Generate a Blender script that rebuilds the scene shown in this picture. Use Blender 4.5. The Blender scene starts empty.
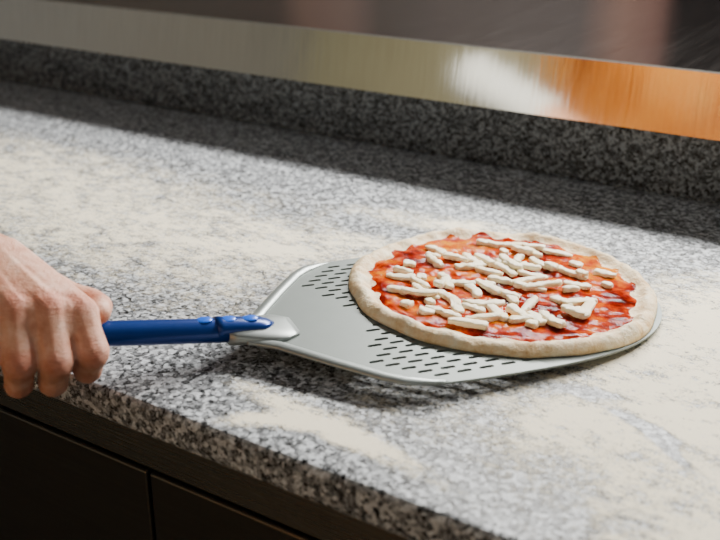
import bpy, bmesh, math, random
from mathutils import Vector, Matrix, noise
random.seed(11)
Z0=0.90
scene=bpy.context.scene
COL=scene.collection

# ------------------------------------------------------------ node helpers
def new_mat(name):
    m=bpy.data.materials.new(name); m.use_nodes=True
    nt=m.node_tree; b=nt.nodes['Principled BSDF']
    return m,nt,b
def ramp(nt,src,stops,interp='LINEAR'):
    r=nt.nodes.new('ShaderNodeValToRGB'); r.color_ramp.interpolation=interp
    e=r.color_ramp.elements
    while len(e)<len(stops): e.new(0.5)
    for i,(p,c) in enumerate(stops):
        e[i].position=p; e[i].color=(c[0],c[1],c[2],1) if not isinstance(c,(int,float)) else (c,c,c,1)
    if src is not None: nt.links.new(src,r.inputs[0])
    return r.outputs[0]
def mth(nt,op,a,b=None,clamp=False):
    n=nt.nodes.new('ShaderNodeMath'); n.operation=op; n.use_clamp=clamp
    for i,v in enumerate((a,b)):
        if v is None: continue
        if isinstance(v,(int,float)): n.inputs[i].default_value=v
        else: nt.links.new(v,n.inputs[i])
    return n.outputs[0]
def mixc(nt,f,a,b,mode='MIX'):
    n=nt.nodes.new('ShaderNodeMix'); n.data_type='RGBA'; n.blend_type=mode
    def put(s,v):
        if isinstance(v,(int,float)): s.default_value=v
        elif isinstance(v,tuple): s.default_value=(v[0],v[1],v[2],1)
        else: nt.links.new(v,s)
    put(n.inputs[0],f); put(n.inputs[6],a); put(n.inputs[7],b)
    return n.outputs[2]
def coords(nt,scale=(1,1,1),loc=(0,0,0)):
    g=nt.nodes.new('ShaderNodeNewGeometry')
    mp=nt.nodes.new('ShaderNodeMapping'); mp.inputs['Scale'].default_value=scale; mp.inputs['Location'].default_value=loc
    nt.links.new(g.outputs['Position'],mp.inputs[0]); return mp.outputs[0]
def objco(nt,scale=(1,1,1)):
    g=nt.nodes.new('ShaderNodeTexCoord')
    mp=nt.nodes.new('ShaderNodeMapping'); mp.inputs['Scale'].default_value=scale
    nt.links.new(g.outputs['Object'],mp.inputs[0]); return mp.outputs[0]
def noise_t(nt,vec,scale,detail=4,rough=.5):
    n=nt.nodes.new('ShaderNodeTexNoise'); n.inputs['Scale'].default_value=scale; n.inputs['Detail'].default_value=detail; n.inputs['Roughness'].default_value=rough
    nt.links.new(vec,n.inputs['Vector']); return n.outputs[0]
def bump(nt,b,h,strength,dist):
    n=nt.nodes.new('ShaderNodeBump'); n.inputs['Strength'].default_value=strength; n.inputs['Distance'].default_value=dist
    nt.links.new(h,n.inputs['Height']); nt.links.new(n.outputs[0],b.inputs['Normal'])

# ------------------------------------------------------------ materials
def granite(name,flour=True):
    m,nt,b=new_mat(name)
    co=coords(nt)
    nz=nt.nodes.new('ShaderNodeTexNoise'); nz.inputs['Scale'].default_value=280; nz.inputs['Detail'].default_value=2
    nt.links.new(co,nz.inputs['Vector'])
    vm=nt.nodes.new('ShaderNodeVectorMath'); vm.operation='MULTIPLY_ADD'
    nt.links.new(nz.outputs['Color'],vm.inputs[0]); vm.inputs[1].default_value=(.005,.005,.005); nt.links.new(co,vm.inputs[2])
    def vor(scale):
        v=nt.nodes.new('ShaderNodeTexVoronoi'); v.inputs['Scale'].default_value=scale
        nt.links.new(vm.outputs[0],v.inputs['Vector'])
        s=nt.nodes.new('ShaderNodeSeparateColor'); nt.links.new(v.outputs['Color'],s.inputs[0]); return s.outputs[0],s.outputs[1]
    a1,a2=vor(250); b1,b2=vor(500)
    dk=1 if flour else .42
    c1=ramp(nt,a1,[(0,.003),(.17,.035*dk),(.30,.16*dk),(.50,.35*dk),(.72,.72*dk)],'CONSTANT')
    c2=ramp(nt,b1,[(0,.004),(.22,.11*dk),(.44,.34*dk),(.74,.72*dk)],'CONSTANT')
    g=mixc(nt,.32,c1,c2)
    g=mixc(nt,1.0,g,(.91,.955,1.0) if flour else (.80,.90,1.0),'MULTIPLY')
    rough=.36
    if flour:
        sp=nt.nodes.new('ShaderNodeSeparateXYZ'); nt.links.new(coords(nt),sp.inputs[0])
        X,Y=sp.outputs[0],sp.outputs[1]
        blobs=[(-.93,.82,.40,.13,.0,.72),(-1.25,.95,.35,.10,0,.45),(-.70,.86,.085,.022,.3,1.0),(-.395,.572,.070,.010,-.15,2.6),(-.44,.560,.035,.010,.5,2.0),
               (-.14,.74,.13,.12,.4,1.35),(-.15,.95,.08,.11,.9,1.5),(-.53,1.05,.14,.026,.1,.75),(-.62,.93,.16,.026,.2,.55),(-.02,.60,.12,.12,0,.8),(-.23,.70,.06,.022,1.0,.8),(-.215,.86,.03,.10,-.3,.9),(-.36,.64,.12,.05,.3,.15),
               (-.193,.716,.055,.009,-.30,-1.9),(-.16,.69,.035,.007,-.7,-1.6),(-.235,.745,.03,.008,.2,-1.4)]
        tot=None
        for (cx,cy,rx,ry,an,w) in blobs:
            dx=mth(nt,'SUBTRACT',X,cx); dy=mth(nt,'SUBTRACT',Y,cy)
            ca,sa=math.cos(an),math.sin(an)
            ux=mth(nt,'ADD',mth(nt,'MULTIPLY',dx,ca/rx),mth(nt,'MULTIPLY',dy,sa/rx))
            uy=mth(nt,'ADD',mth(nt,'MULTIPLY',dx,-sa/ry),mth(nt,'MULTIPLY',dy,ca/ry))
            q=mth(nt,'ADD',mth(nt,'MULTIPLY',ux,ux),mth(nt,'MULTIPLY',uy,uy))
            e=mth(nt,'MULTIPLY',mth(nt,'EXPONENT',mth(nt,'MULTIPLY',q,-1.0)),w)
            tot=e if tot is None else mth(nt,'ADD',tot,e)
        tot=mth(nt,'MAXIMUM',tot,0.0)
        n1=noise_t(nt,coords(nt,(1,1.4,1)),22,6,.70); n2=noise_t(nt,coords(nt),420,3,.6); n3=noise_t(nt,coords(nt,(1.0,2.0,1)),75,5,.72)
        k=mth(nt,'MULTIPLY',tot,mth(nt,'MULTIPLY',mth(nt,'SUBTRACT',n1,.30),5.0))
        k=mth(nt,'MULTIPLY',k,mth(nt,'ADD',mth(nt,'MULTIPLY',mth(nt,'SUBTRACT',n3,.34),4.6),.22))
        k=mth(nt,'ADD',k,mth(nt,'MULTIPLY',mth(nt,'SUBTRACT',n2,.5),mth(nt,'MULTIPLY',mth(nt,'MINIMUM',mth(nt,'ADD',tot,.12),1.0),3.0)))
        mask=ramp(nt,k,[(.14,0),(.45,.5),(1.0,.97)])
        col=mixc(nt,mask,g,(.98,.89,.68))
        nt.links.new(col,b.inputs['Base Color'])
        nt.links.new(mth(nt,'ADD',mth(nt,'MULTIPLY',mask,.45),rough),b.inputs['Roughness'])
        bump(nt,b,mth(nt,'ADD',mask,mth(nt,'MULTIPLY',n2,.3)),.4,.0014)
    else:
        nt.links.new(g,b.inputs['Base Color']); b.inputs['Roughness'].default_value=.35
    b.inputs['Specular IOR Level'].default_value=.16
    return m
def steel(name,col=(.62,.60,.56),rough=.2,amp=.3,scale=(1.2,1.2,160)):
    m,nt,b=new_mat(name)
    b.inputs['Metallic'].default_value=1; 
    n=noise_t(nt,coords(nt,scale),4,4,.6)
    c=mixc(nt,n,(col[0]*.82,col[1]*.82,col[2]*.82),(min(1,col[0]*1.12),min(1,col[1]*1.12),min(1,col[2]*1.12)))
    nt.links.new(c,b.inputs['Base Color'])
    nt.links.new(mth(nt,'ADD',mth(nt,'MULTIPLY',n,.12),rough-.06),b.inputs['Roughness'])
    bump(nt,b,n,amp,.0006)
    return m
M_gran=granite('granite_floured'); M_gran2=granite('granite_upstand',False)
M_strip=steel('brushed_steel_strip',(.94,.90,.79),.09,.14,(40,2.5,2.5))
M_ledge=steel('brushed_steel_top',(.38,.345,.32),.11,.02,(30,1.5,1.5))
M_cab=steel('cabinet_steel',(.15,.145,.135),.34,.2,(1.2,1.2,120))
M_trim=steel('cabinet_trim_steel',(.34,.32,.28),.28,.2,(1.2,1.2,120))

def simple(name,col,rough=.5,metal=0,ns=30,var=.12,bs=0.0):
    m,nt,b=new_mat(name)
    n=noise_t(nt,objco(nt),ns,4)
    c=mixc(nt,n,tuple(x*(1-var) for x in col),tuple(min(1,x*(1+var)) for x in col))
    nt.links.new(c,b.inputs['Base Color']); b.inputs['Roughness'].default_value=rough; b.inputs['Metallic'].default_value=metal
    if bs: bump(nt,b,n,bs,.001)
    return m
M_alu=simple('anodised_aluminium',(.185,.212,.200),.50,.35,60,.05)
M_alu2=simple('pressed_aluminium',(.30,.33,.32),.38,.6,60,.05)
M_blue=simple('blue_anodised_handle',(.003,.034,.21),.28,.3,40,.1)
M_blue2=simple('blue_rivet',(.01,.13,.75),.3,.1,40,.1)
M_black=simple('black_gap',(.01,.01,.01),.6)
M_wall=simple('wall_plaster',(.42,.40,.29),.8,0,2,.25)
M_wall2=simple('wall_grey',(.25,.26,.28),.8,0,2,.15)
M_floor=simple('floor_tile',(.05,.05,.05),.5,0,8,.2)
M_ceil=simple('ceiling_paint',(.30,.31,.33),.9,0,5,.05)
M_cloth=simple('sleeve_cotton',(.75,.75,.74),.9,0,200,.08,.3)

m,nt,b=new_mat('wall_reflection_bands'); M_bands=m  # colour bands placed on the wall to reflect as streaks in the ledge top
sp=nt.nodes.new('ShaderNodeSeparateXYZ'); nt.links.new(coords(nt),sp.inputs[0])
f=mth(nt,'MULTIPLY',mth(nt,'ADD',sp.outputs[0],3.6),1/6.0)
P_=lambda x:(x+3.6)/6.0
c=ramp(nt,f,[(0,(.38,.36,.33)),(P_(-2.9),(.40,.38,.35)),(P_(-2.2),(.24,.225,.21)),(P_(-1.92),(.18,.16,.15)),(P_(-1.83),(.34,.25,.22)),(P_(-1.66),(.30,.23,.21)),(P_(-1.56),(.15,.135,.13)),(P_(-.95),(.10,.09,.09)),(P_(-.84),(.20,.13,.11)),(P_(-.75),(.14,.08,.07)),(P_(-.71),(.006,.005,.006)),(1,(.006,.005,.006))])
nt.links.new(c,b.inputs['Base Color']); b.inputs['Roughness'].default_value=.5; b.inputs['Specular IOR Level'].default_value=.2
m,nt,b=new_mat('reflection_wood'); M_wood=m  # orange and pale streaks meant to be seen reflected in the steel strip
nx=noise_t(nt,coords(nt,(11,11,1.6)),1.4,5,.62)
c=ramp(nt,nx,[(.36,(.14,.024,.001)),(.46,(.52,.12,.004)),(.55,(.90,.34,.015)),(.63,(.97,.72,.30))])
nt.links.new(c,b.inputs['Base Color']); b.inputs['Roughness'].default_value=.5

# ------------------------------------------------------------ mesh helpers
def obj(name,mesh,mat=None,parent=None,smooth=False):
    o=bpy.data.objects.new(name,mesh); COL.objects.link(o)
    if mat: mesh.materials.append(mat)
    if parent: o.parent=parent
    if smooth:
        for p in mesh.polygons: p.use_smooth=True
    return o
def empty(name,loc=(0,0,0)):
    o=bpy.data.objects.new(name,None); o.location=loc; o.empty_display_size=.05; COL.objects.link(o); return o
def box(name,x0,x1,y0,y1,z0,z1,mat,parent=None,bev=0,seg=3):
    bm=bmesh.new(); bmesh.ops.create_cube(bm,size=1)
    for v in bm.verts:
        v.co=Vector(((x0+x1)/2+v.co.x*(x1-x0),(y0+y1)/2+v.co.y*(y1-y0),(z0+z1)/2+v.co.z*(z1-z0)))
    if bev: bmesh.ops.bevel(bm,geom=bm.edges[:],offset=bev,segments=seg,affect='EDGES',profile=.5)
    me=bpy.data.meshes.new(name); bm.to_mesh(me); bm.free()
    return obj(name,me,mat,parent,smooth=False)

# ------------------------------------------------------------ room
XL,XR,YF,YB,ZC=-3.6,2.4,-2.4,2.5,2.7
box('floor',XL-.1,XR+.1,YF-.1,YB+.1,-.1,0,M_floor)
box('ceiling',XL-.1,XR+.1,YF-.1,YB+.1,ZC,ZC+.1,M_ceil)
box('wall_back',XL-.1,XR+.1,YB,YB+.1,0,ZC,M_bands)
box('wall_front',XL-.1,XR+.1,YF-.1,YF,0,ZC,M_wall)
box('wall_left',XL-.1,XL,YF,YB,0,ZC,M_wall2)
box('wall_right',XR,XR+.1,YF,YB,0,ZC,M_wall2)
ws=empty('added_timber_screen')  # unseen timber slats, added to give the steel strip its orange reflection
box('added_backing',-2.05,-.42,YF+.002,YF+.02,.05,1.95,M_wood,ws)
for k in range(11):
    x=-2.04+k*.146
    box('added_slat_%d'%k,x,x+.11,YF+.021,YF+.05,.05,1.95,M_wood,ws,.004,1)

# ------------------------------------------------------------ counter
cnt=empty('granite_counter',(0,0,0))
YE=.518
box('countertop',-3.2,1.6,YE,1.40,Z0-.034,Z0,M_gran,cnt,.007,4)
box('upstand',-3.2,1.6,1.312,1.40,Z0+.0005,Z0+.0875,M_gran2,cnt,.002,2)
cab=empty('steel_cabinet')
YC=YE+.022
box('carcass',-3.18,1.58,YC+.012,1.38,.10,Z0-.0345,M_cab,cab)
box('top_rail',-3.18,1.58,YC,YC+.012,Z0-.085,Z0-.0345,M_trim,cab,.001,2)
x=-3.25
i=0
while x<1.0:
    box('door_panel_%d'%i,x+.10,x+.611,YC-.004,YC+.0115,.13,Z0-.087,M_cab,cab,.002,2)
    box('door_grip_%d'%i,x+.56,x+.578,YC-.03,YC-.004,.45,.70,M_trim,cab,.004,2)
    x+=.515; i+=1
box('plinth',-3.1,1.5,YC+.06,1.3,0.0,.10,M_black,cab)
led=empty('steel_ledge')
bm=bmesh.new()
prof=[(1.302,.088),(1.316,.170),(1.318,.172),(1.322,.172),(1.322,.088)]
va=[bm.verts.new((-3.2,y,Z0+z)) for y,z in prof]; vb=[bm.verts.new((1.6,y,Z0+z)) for y,z in prof]
for k in range(5): bm.faces.new((va[k],va[(k+1)%5],vb[(k+1)%5],vb[k]))
bm.faces.new(va); bm.faces.new(vb[::-1]); bmesh.ops.recalc_face_normals(bm,faces=bm.faces[:])
me=bpy.data.meshes.new('ledge_front'); bm.to_mesh(me); bm.free(); obj('ledge_front',me,M_strip,led)
box('ledge_top',-3.2,1.6,1.3222,2.49,Z0+.162,Z0+.170,M_ledge,led)
box('ledge_body',-3.2,1.6,1.402,2.49,0,Z0+.161,M_cab,led)

# ------------------------------------------------------------ pizza peel
AX=math.radians(55.2)
d=Vector((math.cos(AX),math.sin(AX),0)); l=Vector((-d.y,d.x,0))
NECK=Vector((-.540,.643,Z0+.018))
e1=Vector((d.x,d.y,-.034)).normalized(); e3=e1.cross(l).normalized()
MH=Matrix(((e1.x,l.x,e3.x,NECK.x),(e1.y,l.y,e3.y,NECK.y),(e1.z,l.z,e3.z,NECK.z),(0,0,0,1)))
peel=empty('pizza_peel')
half=[(-.012,.016),(.0,.020),(.018,.036),(.055,.085),(.085,.122),(.105,.139),(.135,.1475),(.24,.1505),(.30,.1450),(.345,.132),(.385,.107),(.412,.073),(.427,.035)]
pts=half+[(.431,0)]+[(a,-b) for a,b in reversed(half)]
def chaikin(p):
    q=[]
    for i in range(len(p)):
        a=p[i]; b_=p[(i+1)%len(p)]
        q.append((a[0]*.75+b_[0]*.25,a[1]*.75+b_[1]*.25)); q.append((a[0]*.25+b_[0]*.75,a[1]*.25+b_[1]*.75))
    return q
outline=chaikin(chaikin(pts))
def width_at(s):
    for (a,b_),(c_,d_) in zip(half[:-1],half[1:]):
        if a<=s<=c_: return b_+(d_-b_)*(s-a)/(c_-a)
    return 0
cu=bpy.data.curves.new('peel_c','CURVE'); cu.dimensions='2D'; cu.fill_mode='BOTH'; cu.extrude=.0009; cu.bevel_depth=.0002
def spl(ps):
    s=cu.splines.new('POLY'); s.points.add(len(ps)-1)
    for p_,q in zip(s.points,ps): p_.co=(q[0],q[1],0,1)
    s.use_cyclic_u=True
spl(outline)
row=0; p=-.1314
while p<=.1315:
    s=.060+(0.0110 if row%2 else 0)
    while s<.41:
        L=.0150; 
        okk = width_at(s-.004)-.011>abs(p) and width_at(min(s+L+.004,.426))-.011>abs(p) and s> .072+ .035*(1-min(1,abs(p)/.12))
        if okk:
            r=.0023; ps=[]
            for k in range(5):
                an=math.pi/2+math.pi*k/4; ps.append((s+r+r*math.cos(an),p+r*math.sin(an)))
            for k in range(5):
                an=-math.pi/2+math.pi*k/4; ps.append((s+L-r+r*math.cos(an),p+r*math.sin(an)))
            spl(ps)
        s+=.022
    p+=.0101; row+=1
co_=bpy.data.objects.new('tmp',cu); COL.objects.link(co_)
dg=bpy.context.evaluated_depsgraph_get(); dg.update()
me=bpy.data.meshes.new_from_object(co_.evaluated_get(dg)); bpy.data.objects.remove(co_)
me.materials.clear()
me.transform(MH); obj('blade',me,M_alu,peel)

def sweep(name,path,prof,mat,parent,frame=None,closed_caps=True,smooth=True):
    bm=bmesh.new(); rings=[]
    n=len(path)
    for i,P in enumerate(path):
        T=(path[min(i+1,n-1)]-path[max(i-1,0)]).normalized()
        up=frame or Vector((0,0,1)); S=T.cross(up).normalized(); U=S.cross(T).normalized()
        rings.append([bm.verts.new(P+S*u+U*v) for u,v in prof(i,i/(n-1))])
    for a,b_ in zip(rings[:-1],rings[1:]):
        k=len(a)
        for j in range(k): bm.faces.new((a[j],a[(j+1)%k],b_[(j+1)%k],b_[j]))
    if closed_caps: bm.faces.new(rings[0][::-1]); bm.faces.new(rings[-1])
    bmesh.ops.recalc_face_normals(bm,faces=bm.faces[:])
    me=bpy.data.meshes.new(name); bm.to_mesh(me); bm.free()
    return obj(name,me,mat,parent,smooth)
def ell(ru,rv,k=20,pw=1.0):
    out=[]
    for j in range(k):
        an=2*math.pi*j/k; c_,s_=math.cos(an),math.sin(an)
        out.append((ru*math.copysign(abs(c_)**pw,c_),rv*math.copysign(abs(s_)**pw,s_)))
    return out
for sg,nm in ((1,'rim_far'),(-1,'rim_near')):
    ps=[(-.006,.017),(.0,.0195),(.018,.034),(.055,.0825),(.085,.119),(.100,.1325),(.120,.141),(.138,.1445)]
    path=[]
    for i in range(len(ps)-1):
        for k in range(4):
            t=k/4; path.append(MH@Vector((ps[i][0]*(1-t)+ps[i+1][0]*t,sg*(ps[i][1]*(1-t)+ps[i+1][1]*t),.0012)))
    sweep(nm,path,lambda i,t:ell(.0062*min(1,(1-t)*4+.1),.0030*min(1,(1-t)*4+.1),12),M_alu2,peel)
def hp(a,b_,c_): return MH@Vector((a,b_,c_))
path=[hp(-.022+.066*t,0,.0036-.001*t) for t in [k/10 for k in range(11)]]
sweep('neck_socket',path,lambda i,t:ell(.0150+.013*math.sin(min(1,t*1.3)*math.pi/2)-(.010*max(0,t-.75)*4),.0070*(1-t)**.6+.0012,24,.7),M_alu2,peel)
h1=Vector((d.x,d.y,-.155)).normalized(); HS=hp(-.012,0,.006)
sweep('handle',[HS+h1*(-.60*t) for t in [k/30 for k in range(31)]],lambda i,t:ell(.0122,.0112,28),M_blue,peel)
path=[HS+h1*(-.02+.056*t)+Vector((0,0,.0028+.0040*t)) for t in [k/10 for k in range(11)]]
sweep('handle_tongue',path,lambda i,t:ell(.0128*(1-.12*t)*min(1,(1-t)*5+.2),.0085*(1-t)**.5+.001,24,.85),M_blue,peel)
def rivet(nm,P,r):
    bm=bmesh.new(); bmesh.ops.create_uvsphere(bm,u_segments=20,v_segments=12,radius=1)
    for v in bm.verts:
        v.co=P+e1*(v.co.x*r*1.25)+l*(v.co.y*r)+e3*(v.co.z*r*.26)
    me=bpy.data.meshes.new(nm); bm.to_mesh(me); bm.free(); obj(nm,me,M_blue2,peel,True)
for k,s in enumerate((-.030,-.008,.013)):
    P=HS+h1*(s)+Vector((0,0,.0110 if s<-.02 else (.0114 if s<0 else .0118)))
    rivet('rivet_%d'%k,P,.0064)

# ------------------------------------------------------------ pizza
PC=(.278,.021)
MP=MH@Matrix.Translation((PC[0],PC[1],.0014))
pizza=empty('pizza')
def Rout(th): 
    v=noise.noise(Vector((math.cos(th)*1.3,math.sin(th)*1.3,3.1)))*.035+noise.noise(Vector((math.cos(th)*4,math.sin(th)*4,9)))*.018
    return .1605*(1+v)
def sm(a,b_,x):
    t=max(0,min(1,(x-a)/(b_-a))); return t*t*(3-2*t)
def dough_z(x,y):
    th=math.atan2(y,x); r=math.hypot(x,y)/Rout(th)
    base=.0052+.0012*noise.noise(Vector((x*45,y*45,1)))
    rimh=.0058*(1+.6*noise.noise(Vector((math.cos(th)*3,math.sin(th)*3,5)))+.4*noise.noise(Vector((math.cos(th)*9,math.sin(th)*9,5))))
    z=base+rimh*sm(.86,.94,r)
    z+=(.0026*noise.noise(Vector((x*60,y*60,4)))+.0014*noise.noise(Vector((x*150,y*150,4))))*sm(.75,.9,r)
    if r>.92:
        t=min(1,(r-.92)/.08); z=z*math.sqrt(max(0,1-t*t))*.97+.0005
    return z
bm=bmesh.new(); NT=260
rs=[0.05*k for k in range(1,15)]+[.74,.77,.80,.82,.84,.86,.88,.90,.915,.93,.945,.96,.97,.98,.99,.996,1.0]
cent=bm.verts.new((0,0,dough_z(0.0001,0))); rings=[]
for rr in rs:
    ring=[]
    for j in range(NT):
        th=2*math.pi*j/NT; R=Rout(th)*rr; x_,y_=R*math.cos(th),R*math.sin(th)
        ring.append(bm.verts.new((x_,y_,dough_z(x_,y_))))
    rings.append(ring)
for rr in (.985,.95,.5):
    ring=[]
    for j in range(NT):
        th=2*math.pi*j/NT; R=Rout(th)*rr; ring.append(bm.verts.new((R*math.cos(th),R*math.sin(th),0 if rr<.98 else .0004)))
    rings.append(ring)
cb=bm.verts.new((0,0,0))
for j in range(NT):
    bm.faces.new((cent,rings[0][j],rings[0][(j+1)%NT])); bm.faces.new((rings[-1][j],cb,rings[-1][(j+1)%NT]))
for a,b_ in zip(rings[:-1],rings[1:]):
    for j in range(NT): bm.faces.new((a[j],b_[j],b_[(j+1)%NT],a[(j+1)%NT]))
bmesh.ops.recalc_face_normals(bm,faces=bm.faces[:])
me=bpy.data.meshes.new('dough'); bm.to_mesh(me); bm.free(); me.transform(MP)
m,nt,b=new_mat('raw_dough')
n1=noise_t(nt,coords(nt),44,6,.68); n2=noise_t(nt,coords(nt),260,4,.6)
c=ramp(nt,n1,[(.32,(.62,.38,.16)),(.43,(.80,.57,.30)),(.56,(.92,.75,.48)),(.70,(.95,.85,.64))])
nt.links.new(c,b.inputs['Base Color']); b.inputs['Roughness'].default_value=.65
b.inputs['Subsurface Weight'].default_value=.05; b.inputs['Subsurface Radius'].default_value=(.01,.006,.003); b.inputs['Subsurface Scale'].default_value=.3
bump(nt,b,mth(nt,'ADD',n1,mth(nt,'MULTIPLY',n2,.35)),.8,.004)
obj('dough',me,m,pizza,True)
def Rs(th): return Rout(th)*(.880+.05*noise.noise(Vector((math.cos(th)*2.2,math.sin(th)*2.2,12)))+.07*noise.noise(Vector((math.cos(th)*7,math.sin(th)*7,2))))
def sauce_z(x_,y_,rr):
    return dough_z(x_,y_)+.0012*(1-sm(.93,1.0,rr)*1.25)+.0016*noise.noise(Vector((x_*110,y_*110,8)))*(1-rr**6)
bm=bmesh.new(); cent=bm.verts.new((0,0,dough_z(.0001,0)+.001)); prev=None
for rr in [k/60 for k in range(1,61)]:
    ring=[]
    for j in range(NT):
        th=2*math.pi*j/NT; R=Rs(th)*rr; x_,y_=R*math.cos(th),R*math.sin(th)
        ring.append(bm.verts.new((x_,y_,sauce_z(x_,y_,rr))))
    for j in range(NT):
        if prev is None: bm.faces.new((cent,ring[j],ring[(j+1)%NT]))
        else: bm.faces.new((prev[j],ring[j],ring[(j+1)%NT],prev[(j+1)%NT]))
    prev=ring
me=bpy.data.meshes.new('sauce'); bm.to_mesh(me); bm.free(); me.transform(MP)
m,nt,b=new_mat('tomato_sauce')
n1=noise_t(nt,coords(nt),20,7,.72); n2=noise_t(nt,coords(nt),130,4,.6)
k=mth(nt,'ADD',mth(nt,'MULTIPLY',n1,.82),mth(nt,'MULTIPLY',n2,.18))
c=ramp(nt,k,[(.38,(.05,.001,.0)),(.45,(.20,.006,.0)),(.50,(.38,.026,.0)),(.55,(.52,.085,.0)),(.62,(.66,.23,.0))])
nt.links.new(c,b.inputs['Base Color']); b.inputs['Roughness'].default_value=.10; b.inputs['Specular IOR Level'].default_value=.035
bump(nt,b,n2,.4,.002)
obj('tomato_sauce',me,m,pizza,True)
bm=bmesh.new(); placed=[]
def add_strip(cx,cy,ang,L,w,hgt,bend,lift,tilt):
    n=15; rings=[]; sd=random.random()*50; pw=random.uniform(.45,.65); tp=random.uniform(-.18,.18)
    for i in range(n):
        t=i/(n-1)-.5
        s=L*t
        off=bend*(4*t*t-.33)*L+.0014*noise.noise(Vector((s*90,sd,7)))
        px=cx+s*math.cos(ang)-off*math.sin(ang); py=cy+s*math.sin(ang)+off*math.cos(ang)
        end=(1-abs(2*t)**6*.45)*(1+.35*noise.noise(Vector((s*120,sd,0))))*(1+tp*2*t)
        T=Vector((math.cos(ang),math.sin(ang),0)); S=Vector((-T.y,T.x,0))
        ring=[]
        for j in range(14):
            an=2*math.pi*j/14+.26; c_,s_=math.cos(an),math.sin(an)
            u=w/2*math.copysign(abs(c_)**pw,c_)*end; v=hgt/2*math.copysign(abs(s_)**pw,s_)*(.5+.5*end)
            nn=noise.noise(Vector((s*200,j*.9,sd)))*.0014
            P=Vector((px,py,0))+S*(u+nn)+Vector((0,0,v+nn*.7+lift+tilt*s))+T*(nn*.5)
            ring.append(bm.verts.new(P))
        rings.append(ring)
    for a,b_ in zip(rings[:-1],rings[1:]):
        for j in range(14): bm.faces.new((a[j],a[(j+1)%14],b_[(j+1)%14],b_[j]))
    bm.faces.new(rings[0][::-1]); bm.faces.new(rings[-1])
cnt_n=0; tries=0
while cnt_n<76 and tries<8000:
    tries+=1
    rr=math.sqrt(random.random())*.124; th=random.random()*2*math.pi
    cx,cy=rr*math.cos(th)+.004,rr*math.sin(th)-.010
    if math.hypot(cx,cy)>.122: continue
    if random.random()<sm(.05,.125,rr)*.35: continue
    nb=sum(1 for q in placed if math.hypot(q[0]-cx,q[1]-cy)<.013)
    if nb>1 or any(math.hypot(q[0]-cx,q[1]-cy)<.0100 for q in placed): continue
    q_=random.random()
    L=random.uniform(.022,.043) if q_<.74 else random.uniform(.011,.018)
    w=random.uniform(.0078,.0115); hg=random.uniform(.0045,.0066)
    ang=random.gauss(-1.0,.6)
    lift=dough_z(cx,cy)+.0008+hg*.42+nb*.0026
    add_strip(cx,cy,ang,L,w,hg,random.uniform(-.10,.10),lift,random.uniform(-.08,.08))
    placed.append((cx,cy)); cnt_n+=1
bmesh.ops.recalc_face_normals(bm,faces=bm.faces[:])
me=bpy.data.meshes.new('mozz'); bm.to_mesh(me); bm.free(); me.transform(MP)
m,nt,b=new_mat('mozzarella')
n1=noise_t(nt,coords(nt),60,4,.6); n2=noise_t(nt,coords(nt),400,4,.65)
c=ramp(nt,n1,[(.3,(.90,.72,.40)),(.55,(.98,.88,.64))])
nt.links.new(c,b.inputs['Base Color']); b.inputs['Roughness'].default_value=.5
b.inputs['Subsurface Weight'].default_value=.08; b.inputs['Subsurface Radius'].default_value=(.01,.008,.005); b.inputs['Subsurface Scale'].default_value=.3
bump(nt,b,n2,.6,.0012)
obj('mozzarella_strips',me,m,pizza,True)

# ------------------------------------------------------------ hand
hand=empty('hand')
GA=HS+h1*(-.137)
near=-l; upv=l.cross(-h1).normalized()
if upv.z<0: upv=-upv
def G(a,b_,c_): return GA+h1*a+near*b_+upv*c_
bm=bmesh.new()
def ball(P,r):
    bmesh.ops.create_icosphere(bm,subdivisions=2,radius=r,matrix=Matrix.Translation(P))
def chain(pr,step=.0025):
    for (p0,r0),(p1,r1) in zip(pr[:-1],pr[1:]):
        A,B=G(*p0),G(*p1); n=max(2,int((B-A).length/step))
        for i in range(n+1):
            t=i/n; ball(A.lerp(B,t),r0+(r1-r0)*t)
fing=[
 [(-.008,.018,.027),(.001,.0385,.001),(.001,.022,-.023),(.000,-.004,-.0250),1.20],
 [(-.0335,.021,.031),(-.0285,.0450,-.003),(-.0275,.028,-.031),(-.0270,.000,-.028),1.21],
 [(-.0585,.018,.030),(-.0565,.0430,-.005),(-.0550,.027,-.032),(-.0540,.000,-.027),1.15],
 [(-.0815,.011,.024),(-.0825,.0340,-.004),(-.0800,.021,-.026),(-.0785,-.002,-.024),1.0]]
bases=[(-.062,-.054,.050),(-.076,-.052,.053),(-.090,-.046,.050),(-.103,-.039,.042)]
lp=lambda p,q,t: tuple(p[i]*(1-t)+q[i]*t for i in range(3))
for f,bs in zip(fing,bases):
    k=f[4]
    chain([(f[0],.0142*k),(lp(f[0],f[1],.45),.0120*k),(f[1],.0126*k)])
    chain([(f[1],.0126*k),(lp(f[1],f[2],.5),.0106*k),(f[2],.0108*k),(f[3],.0094*k)])
    chain([(bs,.0195),(lp(bs,f[0],.5),.0180),(f[0],.0140*k)])
for f,bs,g_,bs2 in zip(fing[:-1],bases[:-1],fing[1:],bases[1:]):
    for t in (.3,.5,.7):
        A=lp(bs,bs2,t); B=lp(f[0],g_[0],t)
        B2=(B[0]-.002,B[1]-.010,B[2]+.002); chain([(A,.0195),(lp(A,B2,.5),.0188),(B2,.0172)],.004)
    B=lp(f[0],g_[0],.5)
    chain([(lp(bs,bs2,.5),.0195),(B,.0146)])
    W=lp(lp(f[0],f[1],.42),lp(g_[0],g_[1],.42),.5); chain([(B,.0144),(W,.0108)])
chain([((-.062,-.055,.030),.022),((-.045,-.030,.016),.018),((-.020,-.018,.010),.013)])
chain([((-.092,-.045,.028),.020),((-.080,-.025,.012),.016),((-.070,-.016,.004),.012)])
chain([((-.072,-.050,.028),.022),((-.055,-.022,.012),.016),((-.042,-.016,.006),.012)])
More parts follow.
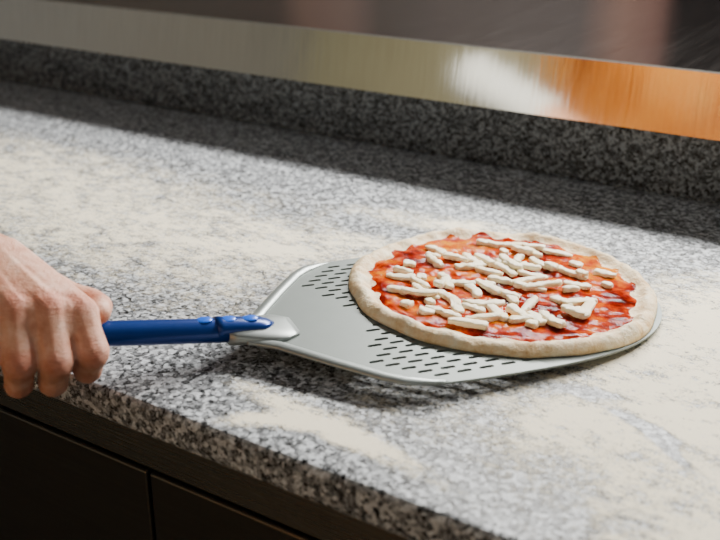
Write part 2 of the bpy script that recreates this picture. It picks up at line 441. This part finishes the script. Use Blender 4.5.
chain([((-.058,-.058,.034),.0205),((-.028,-.043,.026),.0175),((-.008,-.034,.020),.0145),((.008,-.024,.020),.0130),((.013,-.008,.0225),.0118),((.011,.004,.0215),.0104)])
chain([((-.078,-.054,.044),.028),((-.102,-.072,.050),.0265),((-.125,-.092,.056),.028),((-.20,-.150,.077),.036),((-.30,-.23,.10),.044)],.005)
chain([((-.064,-.062,.044),.023),((-.088,-.082,.048),.023),((-.115,-.104,.054),.026)],.005)
chain([((-.096,-.044,.042),.022),((-.114,-.060,.048),.023),((-.137,-.082,.054),.026)],.005)
me=bpy.data.meshes.new('handtmp'); bm.to_mesh(me); bm.free()
ho=obj('tmp_hand',me)
r=ho.modifiers.new('r','REMESH'); r.mode='VOXEL'; r.voxel_size=.0013
s=ho.modifiers.new('s','SMOOTH'); s.iterations=8; s.factor=.5
dg=bpy.context.evaluated_depsgraph_get(); dg.update()
me=bpy.data.meshes.new_from_object(ho.evaluated_get(dg)); bpy.data.objects.remove(ho)
att=me.color_attributes.new('red','FLOAT_COLOR','POINT')
kn=[]
for f in fing: kn+= [(G(*f[0])+upv*.010+near*.004,.013),(G(*f[1])+near*.008,.012),(G(*f[2])+near*.004,.010)]
kn.append((G(.012,-.012,.024),.012))
for i,v in enumerate(me.vertices):
    w=0
    for P,rad in kn:
        q=(v.co-P).length_squared/(rad*rad)
        if q<6: w=max(w,math.exp(-q))
    att.data[i].color=(w,w,w,1)
m,nt,b=new_mat('skin')
at=nt.nodes.new('ShaderNodeAttribute'); at.attribute_name='red'
n1=noise_t(nt,coords(nt),60,6,.65); n2=noise_t(nt,coords(nt),700,3,.6)
wv=noise_t(nt,coords(nt,(1,1,3.8)),170,4,.68)
c=ramp(nt,n1,[(.32,(.58,.24,.145)),(.50,(.74,.38,.25)),(.68,(.84,.52,.38))])
c=mixc(nt,mth(nt,'MULTIPLY',at.outputs['Fac'],.65),c,(.62,.15,.085))
nt.links.new(c,b.inputs['Base Color']); b.inputs['Roughness'].default_value=.52
b.inputs['Subsurface Weight'].default_value=.12; b.inputs['Subsurface Radius'].default_value=(.012,.004,.002); b.inputs['Subsurface Scale'].default_value=.3
bump(nt,b,mth(nt,'ADD',mth(nt,'MULTIPLY',n2,.25),mth(nt,'MULTIPLY',wv,mth(nt,'ADD',at.outputs['Fac'],.4))),.8,.0024)
obj('hand_skin',me,m,hand,True)
A=G(-.21,-.158,.078); B=G(-.42,-.32,.13)
sweep('shirt_sleeve',[A.lerp(B,k/12) for k in range(13)],lambda i,t:ell(.049+.006*math.sin(i*2.1)+.012*t,.047+.004*math.cos(i*1.7)+.012*t,28),M_cloth,hand)

# ------------------------------------------------------------ lights
def area(name,loc,target,sx,sy,power,col=(1,1,1)):
    L=bpy.data.lights.new(name,'AREA'); L.shape='RECTANGLE'; L.size=sx; L.size_y=sy; L.energy=power; L.color=col
    o=bpy.data.objects.new(name,L); o.location=loc
    o.rotation_euler=(Vector(target)-Vector(loc)).to_track_quat('-Z','Y').to_euler(); COL.objects.link(o); return o
area('strip_lamp',(-.35,2.15,Z0+1.02),(-.45,.85,Z0),1.7,.12,120,(1,.975,.93))
area('front_fill',(1.0,-1.6,1.75),(-.7,1.0,.9),.8,.6,3.5,(.88,.94,1))  # added fill light, low in front, brightens the upstand face
area('added_screen_light',(-.9,-1.5,2.5),(-1.1,-2.4,1.2),1.5,.25,36,(1,.84,.58))  # added warm light on the slats, keeps their reflection bright
w=bpy.data.worlds.new('world'); scene.world=w; w.use_nodes=True
w.node_tree.nodes['Background'].inputs[0].default_value=(.8,.85,1,1); w.node_tree.nodes['Background'].inputs[1].default_value=.03

# ------------------------------------------------------------ camera
cam=bpy.data.cameras.new('camera'); cam.lens=50; cam.sensor_width=36; cam.clip_start=.02
cam.dof.use_dof=True; cam.dof.focus_distance=1.0; cam.dof.aperture_fstop=5.0
c=bpy.data.objects.new('camera',cam); COL.objects.link(c)
c.location=(0,0,Z0+.43); c.rotation_euler=(math.radians(90-22.64),0,math.radians(33.0))
scene.camera=c
